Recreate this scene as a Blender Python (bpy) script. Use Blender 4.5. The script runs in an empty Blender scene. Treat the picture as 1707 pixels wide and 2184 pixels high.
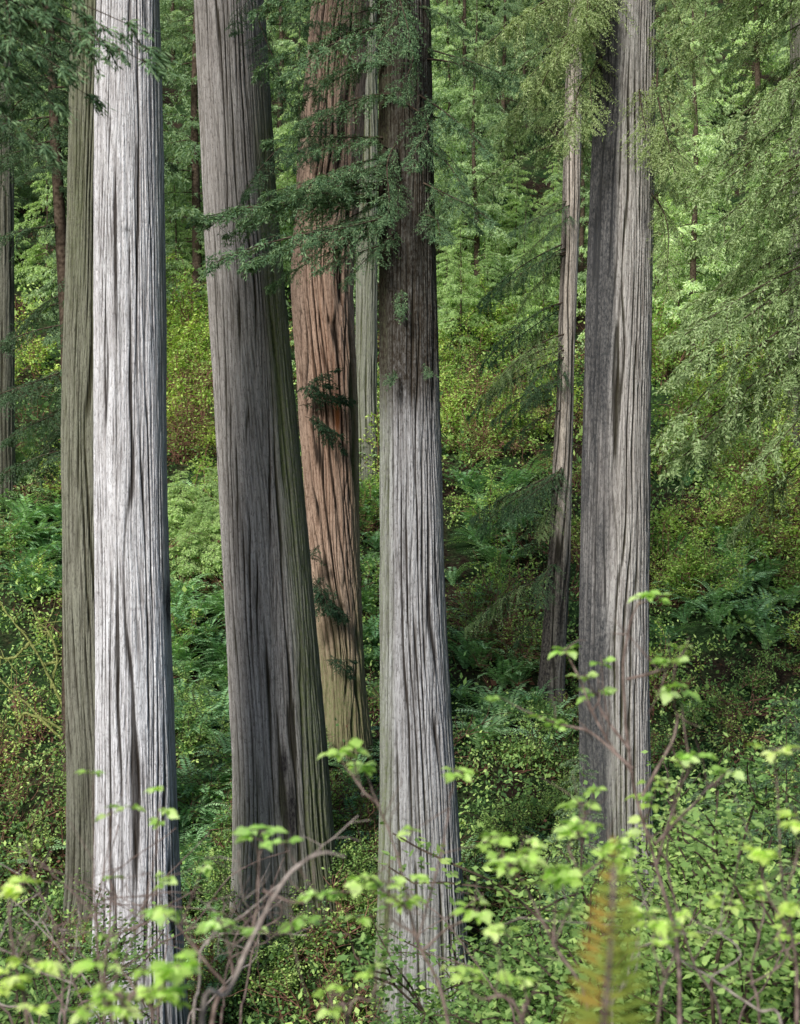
import bpy, math, numpy as np
from mathutils import Vector
R = np.random.default_rng(11)
scene = bpy.context.scene
COL = scene.collection
F = 1422.2; K = 800/1707.0
def P(u, v, d):
    return np.array([(u*K-400)/F*d, d, -(v*K-512)/F*d])

# ------------------------------------------------------------ noise
TAB = np.random.default_rng(3).random((256, 256))
def sm(t): return t*t*(3-2*t)
def vn(x, y, nx=256, off=0):
    x = np.asarray(x, float); y = np.asarray(y, float)+off*17.31
    xi = np.floor(x).astype(int); yi = np.floor(y).astype(int)
    fx = sm(x-xi); fy = sm(y-yi)
    o = off*37
    def g(a, b): return TAB[(a % nx + o) % 256, b % 256]
    return (g(xi, yi)*(1-fx)+g(xi+1, yi)*fx)*(1-fy)+(g(xi, yi+1)*(1-fx)+g(xi+1, yi+1)*fx)*fy
def sstep(a, b, x):
    return sm(np.clip((x-a)/(b-a), 0, 1))

YS = [-60, 2, 6, 12, 20, 28, 30, 31.5, 33, 35, 40, 46, 52, 60, 70, 85, 100, 130, 170, 230, 400]
ZS = [-1.2, -1.75, -3.2, -5.9, -9.0, -11.3, -11.0, -10.3, -9.6, -9.1, -7.6, -6.0, -2.4, 3.0, 8.2, 17, 27, 47, 72, 100, 120]
def H(x, y):
    x = np.asarray(x, float); y = np.asarray(y, float)
    z = np.interp(y, YS, ZS)
    z = z + 2.3*sstep(1.5, 6, x)*np.exp(-((y-18)/6.0)**2) + 1.5*sstep(-3.5, -8, x)*np.exp(-((y-20)/5.5)**2)
    a = np.clip((y-4)/30, 0.05, 1)
    z = z + a*((vn(x*0.13+50, y*0.13+50)-.5)*1.5 + (vn(x*0.45+90, y*0.45+90, off=1)-.5)*0.9) + (vn(x*1.3+90, y*1.3+90, off=2)-.5)*0.22
    z = z + a*np.clip((np.abs(x)-18)/60, 0, 1)*6*(vn(x*.03+9, y*.03+9, off=3))
    return z
def ghit(u, v, d0=4, d1=170):
    ds = np.arange(d0, d1, 0.5)
    p = P(u, v, 1.0)
    c = p[2]*ds < H(p[0]*ds, ds)
    if not c.any(): return None
    d = ds[np.argmax(c)]
    return np.array([p[0]*d, d, float(H(p[0]*d, d))])

# ------------------------------------------------------------ geometry accumulator
class Geo:
    def __init__(s): s.v = []; s.f = []; s.m = []; s.r = []; s.n = 0
    def add(s, v, f, m=0, r=0.5):
        v = np.asarray(v, float).reshape(-1, 3); f = np.asarray(f, int).reshape(-1, 4)
        s.v.append(v); s.f.append(f+s.n)
        s.m.append(np.full(len(f), m) if np.isscalar(m) else np.asarray(m))
        s.r.append(np.full(len(v), r) if np.isscalar(r) else np.asarray(r))
        s.n += len(v)
    def done(s):
        return np.concatenate(s.v), np.concatenate(s.f), np.concatenate(s.m), np.concatenate(s.r)
def mesh(name, arr, mats, smooth=False, attrs=None):
    v, f, m, r = arr
    me = bpy.data.meshes.new(name)
    me.vertices.add(len(v)); me.vertices.foreach_set('co', v.astype(np.float32).ravel())
    me.loops.add(len(f)*4); me.loops.foreach_set('vertex_index', f.astype(np.int32).ravel())
    me.polygons.add(len(f)); me.polygons.foreach_set('loop_start', np.arange(0, len(f)*4, 4, dtype=np.int32))
    me.polygons.foreach_set('material_index', m.astype(np.int32))
    if smooth: me.polygons.foreach_set('use_smooth', np.ones(len(f), bool))
    for x in mats: me.materials.append(x)
    a = me.attributes.new('rnd', 'FLOAT', 'POINT'); a.data.foreach_set('value', r.astype(np.float32))
    if attrs:
        for k, val in attrs.items():
            if val.ndim == 2:
                a = me.attributes.new(k, 'FLOAT_VECTOR', 'POINT'); a.data.foreach_set('vector', val.astype(np.float32).ravel())
            else:
                a = me.attributes.new(k, 'FLOAT', 'POINT'); a.data.foreach_set('value', val.astype(np.float32))
    me.update(calc_edges=True)
    return me
def nrm(a): return a/np.maximum(np.linalg.norm(a, axis=-1, keepdims=True), 1e-9)
def leafq(g, p, d, l, w, rng, m=0, r=None, flat=0.6, side=None):
    """diamond leaves"""
    n = len(p); d = nrm(d)
    if side is None:
        up = np.array([0, 0, 1.0])*flat + rng.normal(0, 1, (n, 3))*(1-flat)
        s = nrm(np.cross(d, up))
    else: s = nrm(side)
    l = np.broadcast_to(np.asarray(l, float), (n,))[:, None]; w = np.broadcast_to(np.asarray(w, float), (n,))[:, None]
    v = np.stack([p, p+d*l*.42+s*w*.5, p+d*l, p+d*l*.42-s*w*.5], 1).reshape(-1, 3)
    if r is None: r = rng.random(n)
    g.add(v, np.arange(4*n).reshape(-1, 4), m, np.repeat(r, 4))
def tube(g, pts, rad, seg=5, m=1, r=0.5):
    pts = np.asarray(pts, float); n = len(pts); rad = np.broadcast_to(np.asarray(rad, float), (n,))
    t = nrm(np.gradient(pts, axis=0))
    ref = np.array([0.31, 0.95, 0.05]); a = nrm(np.cross(t, ref)); b = np.cross(t, a)
    th = np.arange(seg)/seg*2*np.pi
    v = pts[:, None]+rad[:, None, None]*(np.cos(th)[None, :, None]*a[:, None]+np.sin(th)[None, :, None]*b[:, None])
    i = np.arange(n-1)[:, None]*seg; j = np.arange(seg)[None]; j2 = (j+1) % seg
    f = np.stack([i+j, i+j2, i+seg+j2, i+seg+j], -1).reshape(-1, 4)
    g.add(v.reshape(-1, 3), f, m, r)
def spline(pts, n):
    pts = np.asarray(pts, float); k = len(pts)
    e = np.vstack([2*pts[0]-pts[1], pts, 2*pts[-1]-pts[-2]])
    out = []
    for t in np.linspace(0, k-1-1e-6, n):
        i = int(t); f = t-i; a, b, c, d = e[i:i+4]
        out.append(.5*((2*b)+(-a+c)*f+(2*a-5*b+4*c-d)*f*f+(-a+3*b-3*c+d)*f**3))
    return np.array(out)
def place(arr, M, t):
    v, f, m, r = arr
    return v@M.T+t, f, m, r

def obj(name, me, parent=None, **kw):
    o = bpy.data.objects.new(name, me); COL.objects.link(o)
    if parent: o.parent = parent
    for k, v in kw.items(): o[k] = v
    return o
def empty(name, loc, **kw):
    o = bpy.data.objects.new(name, None); o.location = loc; o.empty_display_size = .3; COL.objects.link(o)
    for k, v in kw.items(): o[k] = v
    return o

# ------------------------------------------------------------ materials
class NT:
    def __init__(s, name):
        s.mat = bpy.data.materials.new(name); s.mat.use_nodes = True
        s.t = s.mat.node_tree; s.t.nodes.clear()
    def n(s, ty, **kw):
        x = s.t.nodes.new(ty)
        for k, v in kw.items():
            if k.startswith('i_'):
                key = k[2:]; x.inputs[int(key) if key.isdigit() else key].default_value = v
            else: setattr(x, k, v)
        return x
    def l(s, a, b): s.t.links.new(a, b)
    def attr(s, name): return s.n('ShaderNodeAttribute', attribute_name=name)
    def ramp(s, fac, stops):
        r = s.n('ShaderNodeValToRGB'); e = r.color_ramp.elements
        while len(e) < len(stops): e.new(0.5)
        for i, (p, c) in enumerate(stops):
            e[i].position = p; e[i].color = (*c, 1) if len(c) == 3 else c
        s.l(fac, r.inputs[0]); return r.outputs[0]
    def mix(s, fac, a, b, mode='MIX'):
        m = s.n('ShaderNodeMix', data_type='RGBA', blend_type=mode)
        for val, idx in ((fac, 0), (a, 6), (b, 7)):
            if isinstance(val, (int, float)): m.inputs[idx].default_value = val
            elif isinstance(val, tuple): m.inputs[idx].default_value = (*val, 1)
            else: s.l(val, m.inputs[idx])
        return m.outputs[2]
    def math(s, op, a, b=0.0, clamp=False):
        m = s.n('ShaderNodeMath', operation=op, use_clamp=clamp)
        for i, val in enumerate((a, b)):
            if isinstance(val, (int, float)): m.inputs[i].default_value = val
            else: s.l(val, m.inputs[i])
        return m.outputs[0]
def bw(v): return (v, v, v)

def bark_mat(name, light, dark, moss=(0.15, 0.18, 0.07), stain_shade_c=(.030, .027, .027)):
    t = NT(name)
    at = t.attr('bark')
    def noise(sc, detail, rough, zs, dist=0.0):
        mp = t.n('ShaderNodeMapping'); mp.inputs['Scale'].default_value = (1, 1, zs); t.l(at.outputs['Vector'], mp.inputs[0])
        n = t.n('ShaderNodeTexNoise', i_Scale=sc, i_Detail=detail, i_Roughness=rough, i_Distortion=dist); t.l(mp.outputs[0], n.inputs[0]); return n.outputs[0]
    n1 = noise(17.0, 6.0, .65, .04)
    nf = noise(48.0, 3.0, .6, .08)
    n2 = noise(1.3, 4.0, .6, .2)
    n3 = noise(22.0, 5.0, .75, .45)
    mid = tuple(a*.5+b*.5 for a, b in zip(light, dark))
    c = t.ramp(n1, [(0.35, tuple(x*.55 for x in dark)), (0.43, mid), (0.52, light), (0.72, tuple(min(.9, x*1.2) for x in light))])
    c = t.mix(t.ramp(nf, [(.38, bw(.6)), (.5, bw(0))]), c, tuple(x*.6 for x in dark))
    c = t.mix(t.ramp(n2, [(0.38, bw(0)), (0.68, bw(.6))]), c, mid)
    c = t.mix(t.ramp(n3, [(0.36, bw(.7)), (0.48, bw(0))]), c, tuple(x*.6 for x in dark))
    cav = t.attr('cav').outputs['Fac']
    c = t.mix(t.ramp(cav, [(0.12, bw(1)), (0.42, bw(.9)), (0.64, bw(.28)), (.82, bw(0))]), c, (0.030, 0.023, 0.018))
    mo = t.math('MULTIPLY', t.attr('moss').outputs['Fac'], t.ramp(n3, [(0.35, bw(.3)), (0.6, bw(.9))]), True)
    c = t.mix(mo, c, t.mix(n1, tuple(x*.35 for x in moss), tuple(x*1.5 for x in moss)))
    c = t.mix(t.math('MULTIPLY', t.attr('stain').outputs['Fac'], t.ramp(n3, [(0.40, bw(1)), (0.66, bw(.66))]), True), c, stain_shade_c)  # stains, knots and scars, plus shade painted into the bark colour
    c = t.mix(t.attr('red').outputs['Fac'], c, (0.36, 0.13, 0.05))
    h = t.math('ADD', t.math('ADD', n1, t.math('MULTIPLY', nf, .5)), t.math('MULTIPLY', n3, .45))
    b = t.n('ShaderNodeBump', i_Strength=1.0, i_Distance=0.08); t.l(h, b.inputs['Height'])
    pr = t.n('ShaderNodeBsdfDiffuse', i_Roughness=.6)
    t.l(c, pr.inputs['Color']); t.l(b.outputs[0], pr.inputs['Normal'])
    o = t.n('ShaderNodeOutputMaterial'); t.l(pr.outputs[0], o.inputs[0]); return t.mat
def leaf_mat(name, stops, trans=0.3, objvar=0.3, gloss=False, rough=.45):
    t = NT(name)
    c = t.ramp(t.attr('rnd').outputs['Fac'], stops)
    if objvar:
        oi = t.n('ShaderNodeObjectInfo'); hs = t.n('ShaderNodeHueSaturation')
        t.l(t.math('ADD', t.math('MULTIPLY', oi.outputs['Random'], objvar*2), 1-objvar), hs.inputs['Value'])
        t.l(t.math('ADD', t.math('MULTIPLY', oi.outputs['Random'], -.04), .52), hs.inputs['Hue'])
        t.l(c, hs.inputs['Color']); c = hs.outputs[0]
    if gloss:
        pr = t.n('ShaderNodeBsdfPrincipled', i_Roughness=rough); pr.inputs['Specular IOR Level'].default_value = .35; t.l(c, pr.inputs['Base Color'])
    else:
        pr = t.n('ShaderNodeBsdfDiffuse'); t.l(c, pr.inputs['Color'])
    tr = t.n('ShaderNodeBsdfTranslucent')
    c2 = t.mix(1.0, c, (1.25, 1.3, .6), 'MULTIPLY'); t.l(c2, tr.inputs[0])
    mx = t.n('ShaderNodeMixShader', i_0=trans); t.l(pr.outputs[0], mx.inputs[1]); t.l(tr.outputs[0], mx.inputs[2])
    o = t.n('ShaderNodeOutputMaterial'); t.l(mx.outputs[0], o.inputs[0]); return t.mat
def wood_mat(name, a, b, sc=12):
    t = NT(name)
    tc = t.n('ShaderNodeTexCoord'); n = t.n('ShaderNodeTexNoise', i_Scale=float(sc), i_Detail=5.0); t.l(tc.outputs['Object'], n.inputs[0])
    c = t.ramp(n.outputs[0], [(0.35, a), (0.65, b)])
    pr = t.n('ShaderNodeBsdfDiffuse'); t.l(c, pr.inputs['Color'])
    o = t.n('ShaderNodeOutputMaterial'); t.l(pr.outputs[0], o.inputs[0]); return t.mat

M_twig = wood_mat('twig_brown', (0.035, 0.025, 0.018), (0.10, 0.075, 0.055))
M_twigred = wood_mat('twig_reddish', (0.10, 0.05, 0.035), (0.32, 0.17, 0.12))
M_stem = wood_mat('stem_grey_brown', (0.08, 0.055, 0.045), (0.23, 0.17, 0.145), 25)
M_pale = wood_mat('stem_pale', (0.17, 0.135, 0.115), (0.38, 0.32, 0.28), 25)
M_mossy = wood_mat('mossy_branch', (0.10, 0.11, 0.03), (0.30, 0.32, 0.11), 20)
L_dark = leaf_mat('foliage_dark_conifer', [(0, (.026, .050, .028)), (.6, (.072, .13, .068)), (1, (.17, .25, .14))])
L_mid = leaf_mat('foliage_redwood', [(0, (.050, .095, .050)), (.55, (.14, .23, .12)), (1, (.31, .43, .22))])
L_pale = leaf_mat('foliage_pale_spray', [(0, (.16, .22, .09)), (.5, (.33, .42, .19)), (1, (.60, .68, .37))], trans=.38, objvar=.12)
L_far = leaf_mat('foliage_far_conifer', [(0, (.19, .28, .15)), (.5, (.38, .52, .27)), (1, (.62, .74, .41))], objvar=.42, trans=.38)  # paleness stands in for distance haze, put into the leaf colour
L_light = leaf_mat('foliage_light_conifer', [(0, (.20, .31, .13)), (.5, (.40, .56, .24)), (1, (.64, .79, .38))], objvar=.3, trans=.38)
L_lime = leaf_mat('foliage_young_leaves', [(0, (.16, .26, .06)), (.5, (.40, .58, .14)), (1, (.70, .85, .28))], trans=.38)
L_shrub = leaf_mat('foliage_shrub', [(0, (.08, .14, .04)), (.5, (.23, .38, .12)), (1, (.52, .68, .22))], trans=.38)
L_fern = leaf_mat('foliage_fern', [(0, (.12, .25, .10)), (.5, (.29, .52, .22)), (1, (.52, .75, .40))], trans=.28, gloss=True, objvar=.22)
L_salmon = leaf_mat('foliage_salmonberry', [(0, (.34, .52, .10)), (.5, (.54, .76, .18)), (1, (.76, .90, .36))], trans=.45, objvar=.1, gloss=True)
L_oldfern = leaf_mat('foliage_yellowed_fern', [(0, (.09, .16, .03)), (.6, (.19, .23, .045)), (1, (.32, .21, .05))], trans=.35, objvar=.05)
L_litter = leaf_mat('ground_cover_leaves', [(0, (.05, .028, .02)), (.28, (.22, .11, .078)), (.36, (.05, .09, .035)), (.66, (.18, .32, .11)), (.8, (.37, .55, .16)), (1, (.66, .82, .28))], trans=.32, objvar=0)

def ground_mat():
    t = NT('forest_soil')
    tc = t.n('ShaderNodeTexCoord')
    n = t.n('ShaderNodeTexNoise', i_Scale=.5, i_Detail=6.0, i_Roughness=.65); t.l(tc.outputs['Object'], n.inputs[0])
    n2 = t.n('ShaderNodeTexNoise', i_Scale=7.0, i_Detail=6.0, i_Roughness=.7); t.l(tc.outputs['Object'], n2.inputs[0])
    c = t.ramp(n2.outputs[0], [(.3, (.010, .008, .006)), (.5, (.035, .025, .018)), (.7, (.09, .06, .04))])
    g = t.ramp(n2.outputs[0], [(.3, (.010, .020, .008)), (.55, (.035, .065, .024)), (.72, (.09, .15, .05))])
    c = t.mix(t.ramp(n.outputs[0], [(.42, bw(0)), (.56, bw(1))]), c, g)
    bm = t.n('ShaderNodeBump', i_Strength=1.0, i_Distance=.15); t.l(n2.outputs[0], bm.inputs['Height'])
    pr = t.n('ShaderNodeBsdfDiffuse'); t.l(c, pr.inputs['Color']); t.l(bm.outputs[0], pr.inputs['Normal'])
    o = t.n('ShaderNodeOutputMaterial'); t.l(pr.outputs[0], o.inputs[0]); return t.mat

# ------------------------------------------------------------ ground
xs = np.concatenate([np.arange(-260, -45, 4.0), np.arange(-45, 45, .5), np.arange(45, 261, 4.0)])
ys = np.concatenate([np.arange(-60, 0, 3.0), np.arange(0, 75, .5), np.arange(75, 160, 1.5), np.arange(160, 401, 6.0)])
X, Y = np.meshgrid(xs, ys); Z = H(X, Y)
nx, ny = len(xs), len(ys)
i, j = np.meshgrid(np.arange(nx-1), np.arange(ny-1)); q = (j*nx+i).ravel()
g = Geo(); g.add(np.stack([X, Y, Z], -1).reshape(-1, 3), np.stack([q, q+1, q+nx+1, q+nx], -1))
obj('ground', mesh('ground', g.done(), [ground_mat()], smooth=True), kind='structure', label='brown forest floor falling into a ravine and rising steeply', category='ground')

# ------------------------------------------------------------ bark trunks
def ridge(U, Z, N, seed, wa, va, vb, width):
    """long near-vertical furrows: 0 in the furrow, 1 on the strip"""
    big = max(1, N//5)
    ph = U*N + 1.5*(vn(U*big, Z*va*.6, big, seed+20)-.5)*2 + wa*(vn(U*N*.5, Z*va, max(1, N//2), seed)-.5)*2 + .4*wa*(vn(U*N, Z*vb, N, seed+1)-.5)*2
    fr = np.abs(ph-np.floor(ph)-.5)*2
    cell = np.floor(ph)
    dist = 1-fr
    m = vn(U*N+7, Z*vb*.8, N, seed+2)
    wd = np.minimum(width*(.35+1.2*m), .62)
    return 1-(1-sm(np.clip(dist/np.maximum(wd, .05), 0, 1)))*np.clip(m*2.0-.15, 0, 1), cell
def trunk_mesh(name, d, edges, mat, seed, top_extra=10, flare=.15, amp=.05, spacing=.14, nu=420, dz=.11, moss=None, stain=None, red=None, twist=0.0, wav=1.0):
    e = sorted([(P(0, v, d)[2], P((a+b)/2, v, d)[0], (b-a)/2*K/F*d) for v, a, b in edges])
    e = np.array(e)
    zt = e[-1, 0]+top_extra
    sl = (e[-1]-e[-3])/(e[-1, 0]-e[-3, 0])
    e = np.vstack([e, [zt, e[-1, 1]+sl[1]*top_extra, max(e[-1, 2]*.6, e[-1, 2]+min(sl[2], -.008)*top_extra)]])
    zg = float(H(e[0, 1], d)); z0 = min(zg-.8, e[0, 0]-.2)
    z = np.arange(z0, zt, dz); cx = np.interp(z, e[:, 0], e[:, 1]); r = np.interp(z, e[:, 0], e[:, 2])
    k = np.exp(-((np.arange(-8, 9))/4.0)**2); k /= k.sum()
    cx = np.convolve(np.pad(cx, 8, 'edge'), k, 'valid'); r = np.convolve(np.pad(r, 8, 'edge'), k, 'valid')
    th = np.arange(nu)/nu*2*np.pi; T, Zg = np.meshgrid(th, z); U = T/(2*np.pi)
    Ut = (U+twist*(Zg-zg)) % 1.0
    rm = float(np.mean(r)); N1 = max(10, int(2*np.pi*rm/spacing)); N1 += N1 % 2
    N2 = int(N1*2.1); N2 += N2 % 2
    f1, c1 = ridge(Ut, Zg, N1, seed, .8*wav, .2, .5, .50)
    f2, c2 = ridge(Ut, Zg, N2, seed+3, .9*wav, .4, 1.1, .58)
    plate = TAB[(c1.astype(int)*7+seed) % 256, (Zg*.35+c1*.37).astype(int) % 256]
    n3 = vn(U*N2*2, Zg*2.4, 256, seed+6)
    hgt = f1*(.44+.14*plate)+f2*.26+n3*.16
    lob = (vn(U*5, Zg*.07, 5, seed+5)-.5)*.10 + (vn(U*11, Zg*.15, 11, seed+6)-.5)*.06
    rootn = vn(U*9, Zg*.05, 9, seed+7)
    fl = flare*np.exp(-np.clip(Zg-zg, 0, None)/1.0)*(.25+1.4*rootn)
    rad = r[:, None]*(1+lob+fl)+amp*(hgt-.75)*2
    V = np.stack([cx[:, None]+rad*np.cos(T), d+rad*np.sin(T), Zg], -1)
    nz = len(z); ii = np.arange(nz-1)[:, None]*nu; jj = np.arange(nu)[None]; j2 = (jj+1) % nu
    f = np.stack([ii+jj, ii+j2, ii+nu+j2, ii+nu+jj], -1).reshape(-1, 4)
    g = Geo(); g.add(V.reshape(-1, 3), f)
    C = np.cos(T)
    px = (V[..., 0]/V[..., 1]*F+400)/K; pv = (512-V[..., 2]/V[..., 1]*F)/K   # view position, places bark marks and painted shade
    back = np.sin(T) > .2
    patch = vn(U*6, Zg*.3, 6, seed+8)*.6+vn(U*40, Zg*.9, 40, seed+9)*.4
    zero = np.zeros_like(C)
    mo = np.clip((moss(C, Zg-zg, pv) if moss else zero)*(.3+1.4*patch), 0, 1)
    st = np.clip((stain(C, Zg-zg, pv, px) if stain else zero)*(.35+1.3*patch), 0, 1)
    rd = np.clip((red(C, Zg-zg, pv, px) if red else zero)*f1*(~back), 0, 1)
    bk = np.stack([np.cos(T+twist*6.283*(Zg-zg))*rm, np.sin(T+twist*6.283*(Zg-zg))*rm, Zg+0*T], -1)
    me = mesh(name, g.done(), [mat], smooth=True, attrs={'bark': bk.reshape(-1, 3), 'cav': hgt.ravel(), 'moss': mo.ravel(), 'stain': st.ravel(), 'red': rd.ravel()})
    return me, np.array([np.interp(zg, z, cx), d, zg])

# ------------------------------------------------------------ boughs
def bough(L, rng, droop=.25, rise=.1, sp=.1, sl=.36, tsp=.09, ll=.13, lw=.035, hang=.4, jit=.35, limb=.03, twigs=True):
    g = Geo(); ns = max(4, int(L/sp))
    t = np.sort(rng.uniform(.06, 1, ns)); wob = rng.normal(0, .05, 2)
    ax = lambda t: np.stack([L*t, L*(wob[0]*np.sin(t*5)+wob[1]*t), L*(rise*t-droop*t*t)], -1)
    B = ax(t); side = np.where(rng.random(ns) < .5, -1, 1)
    ang = rng.uniform(.55, 1.15, ns)
    D = nrm(np.stack([np.cos(ang), side*np.sin(ang), rng.normal(0, .22, ns)-.1], -1))
    SL = L*sl*np.sqrt(np.clip(1.02-t, 0, 1))*rng.uniform(.5, 1.1, ns)*np.clip(t*4, .45, 1)
    npn = max(4, int(L*sl*.8/tsp)); s = (np.arange(npn)+.7)/npn
    Q = B[:, None]+D[:, None]*(SL[:, None]*s[None])[..., None]
    Q[..., 2] -= hang*SL[:, None]*s[None]**2
    tang = nrm(D[:, None]+np.array([0, 0, -1.0])*(2*hang*s[None, :, None]))
    hor = nrm(np.cross(tang, np.array([0, 0, 1.0])))
    for sg in (-1, 1, 0):
        dd = tang*.75+hor*sg*.75+rng.normal(0, jit, Q.shape); dd[..., 2] -= hang*.5
        keep = rng.random(Q.shape[:2]) < .92
        p = Q[keep]; n = len(p)
        sz = rng.uniform(.6, 1.25, n)
        base = rng.random((ns, 1))*.45+rng.random((ns, npn))*.55
        leafq(g, p+rng.normal(0, ll*.2, p.shape), dd[keep], ll*sz, lw*rng.uniform(.7, 1.3, n), rng, 0, base[keep], .55)
    tt = np.linspace(0, 1, 9); tube(g, ax(tt), limb*(1-.85*tt)*L/3, 4, 1)
    if twigs:
        for k in range(0, ns, 2):
            tube(g, np.vstack([B[k], Q[k, npn//2], Q[k, -1]]), np.array([.006, .004, .002])*max(1, L/3), 3, 1)
    return g.done()
rb = np.random.default_rng(5)
T_red = [bough(3, rb, droop=.20, hang=.40, sp=.06, tsp=.06, ll=.09, lw=.021, jit=.45) for _ in range(5)]
T_weep = [bough(3, rb, droop=.26, rise=.12, hang=.6, sp=.06, sl=.38, tsp=.05, ll=.065, lw=.019, jit=.6, limb=.024) for _ in range(5)]
T_small = [bough(1.2, rb, droop=.2, hang=.35, sp=.05, ll=.09, lw=.026, tsp=.07, limb=.02) for _ in range(4)]
T_far = [bough(3, rb, droop=.25, hang=.5, sp=.12, tsp=.14, ll=.20, lw=.065, jit=.5, twigs=False) for _ in range(5)]
T_near = [bough(2, rb, droop=.25, hang=.5, sp=.05, sl=.26, tsp=.035, ll=.055, lw=.011, jit=.25, limb=.02) for _ in range(3)]
def orient(a, b, rng, L, sc=1.0):
    d = b-a; l = np.linalg.norm(d); x = d/l
    up = np.array([0, 0, 1.0])+rng.normal(0, .18, 3)
    y = nrm(np.cross(up, x)); z = np.cross(x, y); s = l/L
    return np.stack([x*s, y*s*sc, z*s*sc], 1)
def addb(g, T, L, a, b, rng, sc=1.0, mi=0):
    arr = place(T[rng.integers(len(T))], orient(a, b, rng, L, sc), a)
    g.add(arr[0], arr[1], np.where(arr[2] == 0, mi, arr[2]), arr[3])

B_A = bark_mat('bark_pale_silver', (.74, .725, .73), (.45, .41, .40))
B_A2 = bark_mat('bark_olive_grey', (.28, .27, .22), (.165, .15, .12))
B_B = bark_mat('bark_grey_brown', (.42, .39, .37), (.24, .21, .19))
B_C = bark_mat('bark_warm_brown', (.50, .365, .28), (.28, .18, .125))
B_E = bark_mat('bark_grey', (.46, .45, .45), (.23, .21, .20), stain_shade_c=(.042, .033, .024))
B_F = bark_mat('bark_thin_tan', (.68, .60, .52), (.31, .25, .20))
B_G = bark_mat('bark_lilac_grey', (.52, .49, .47), (.27, .235, .22), stain_shade_c=(.050, .051, .054))
def G2(x, y, sx, sy): return np.exp(-(x/sx)**2-(y/sy)**2)

def redwood(d, edges, mat, seed, label, crownfn=None, leafmat=L_mid, leaf2=None, **kw):
    me, base = trunk_mesh('trunk', d, edges, mat, seed, **kw)
    root = empty('redwood_tree', tuple(base), label=label, category='tree', group='tall redwoods standing in the grove')
    co = np.empty(len(me.vertices)*3, np.float32); me.vertices.foreach_get('co', co)
    co = co.reshape(-1, 3)-base; me.vertices.foreach_set('co', co.astype(np.float32).ravel()); me.update()
    obj('trunk', me, root)
    if crownfn:
        g = Geo(); crownfn(g, np.random.default_rng(seed+100))
        v, f, m, r = g.done(); v = v-base
        obj('crown', mesh('crown', (v, f, m, r), [leafmat, M_twig]+([leaf2] if leaf2 else [])), root)
    return root

def boughs(g, rng, d, lst, T=T_red, L=3, reps=1, js=12, je=35, jd=.8, sc=1.0, mi=0):
    for (u0, v0, u1, v1, dy) in lst:
        for _ in range(reps):
            a = P(u0+rng.normal(0, js), v0+rng.normal(0, js), d)
            b = P(u1+rng.normal(0, je), v1+rng.normal(0, je*.8), d+dy+rng.normal(0, jd))
            addb(g, T, L, a, b, rng, sc, mi)
# A
redwood(28, [(-60, 210, 338), (200, 203, 347), (600, 201, 353), (1000, 200, 358), (1400, 204, 369), (1700, 203, 376), (1950, 200, 384), (2184, 192, 396)], B_A, 1,
        'massive pale silver redwood trunk with long vertical bark furrows', amp=.036, spacing=.13,
        moss=lambda C, h, v: .55*sstep(.78, 1, C)+.3*np.exp(-h/1.5), stain=lambda C, h, v, u: .6*G2(u-268, v-492, 12, 7)+.9*G2(u-358, v-1290, 9, 45)+.3*sstep(.85, 1, C)+.5*G2(u-262, v-1800, 5, 130))  # right edge carries painted shade beside the knot and bark marks
# A2
redwood(34, [(-60, 158, 262), (200, 148, 262), (600, 142, 262), (900, 135, 262), (1400, 141, 270), (1650, 148, 280), (1900, 150, 292)], B_A2, 12,
        'olive grey redwood trunk tinged with algae beside the pale one', amp=.05, spacing=.14, moss=lambda C, h, v: .24+.3*sstep(900, 300, v), stain=lambda C, h, v, u: .35*sstep(1300, 1900, v))  # bark colour darker towards the foot
# B
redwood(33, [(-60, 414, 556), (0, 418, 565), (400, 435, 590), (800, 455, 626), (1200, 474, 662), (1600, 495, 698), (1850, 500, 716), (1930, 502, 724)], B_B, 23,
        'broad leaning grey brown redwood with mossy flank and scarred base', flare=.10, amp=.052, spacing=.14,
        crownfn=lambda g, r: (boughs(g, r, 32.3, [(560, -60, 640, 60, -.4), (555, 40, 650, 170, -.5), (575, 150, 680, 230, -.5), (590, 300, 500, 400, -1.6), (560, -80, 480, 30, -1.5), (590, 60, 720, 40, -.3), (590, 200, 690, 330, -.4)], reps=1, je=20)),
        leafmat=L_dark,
        moss=lambda C, h, v: 1.4*sstep(.38, .82, C)*sstep(0, 600, v)+.08+.3*sstep(1500, 1900, v), stain=lambda C, h, v, u: 1.4*G2(u-606, v-1630, 7, 28)+1.1*G2(u-622, v-1730, 13, 75)+.3*sstep(.9, 1, C)+.3*np.exp(-h/1.5)*sstep(-.2, .6, C))  # scars at the base; right edge shade painted into the colour
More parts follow.
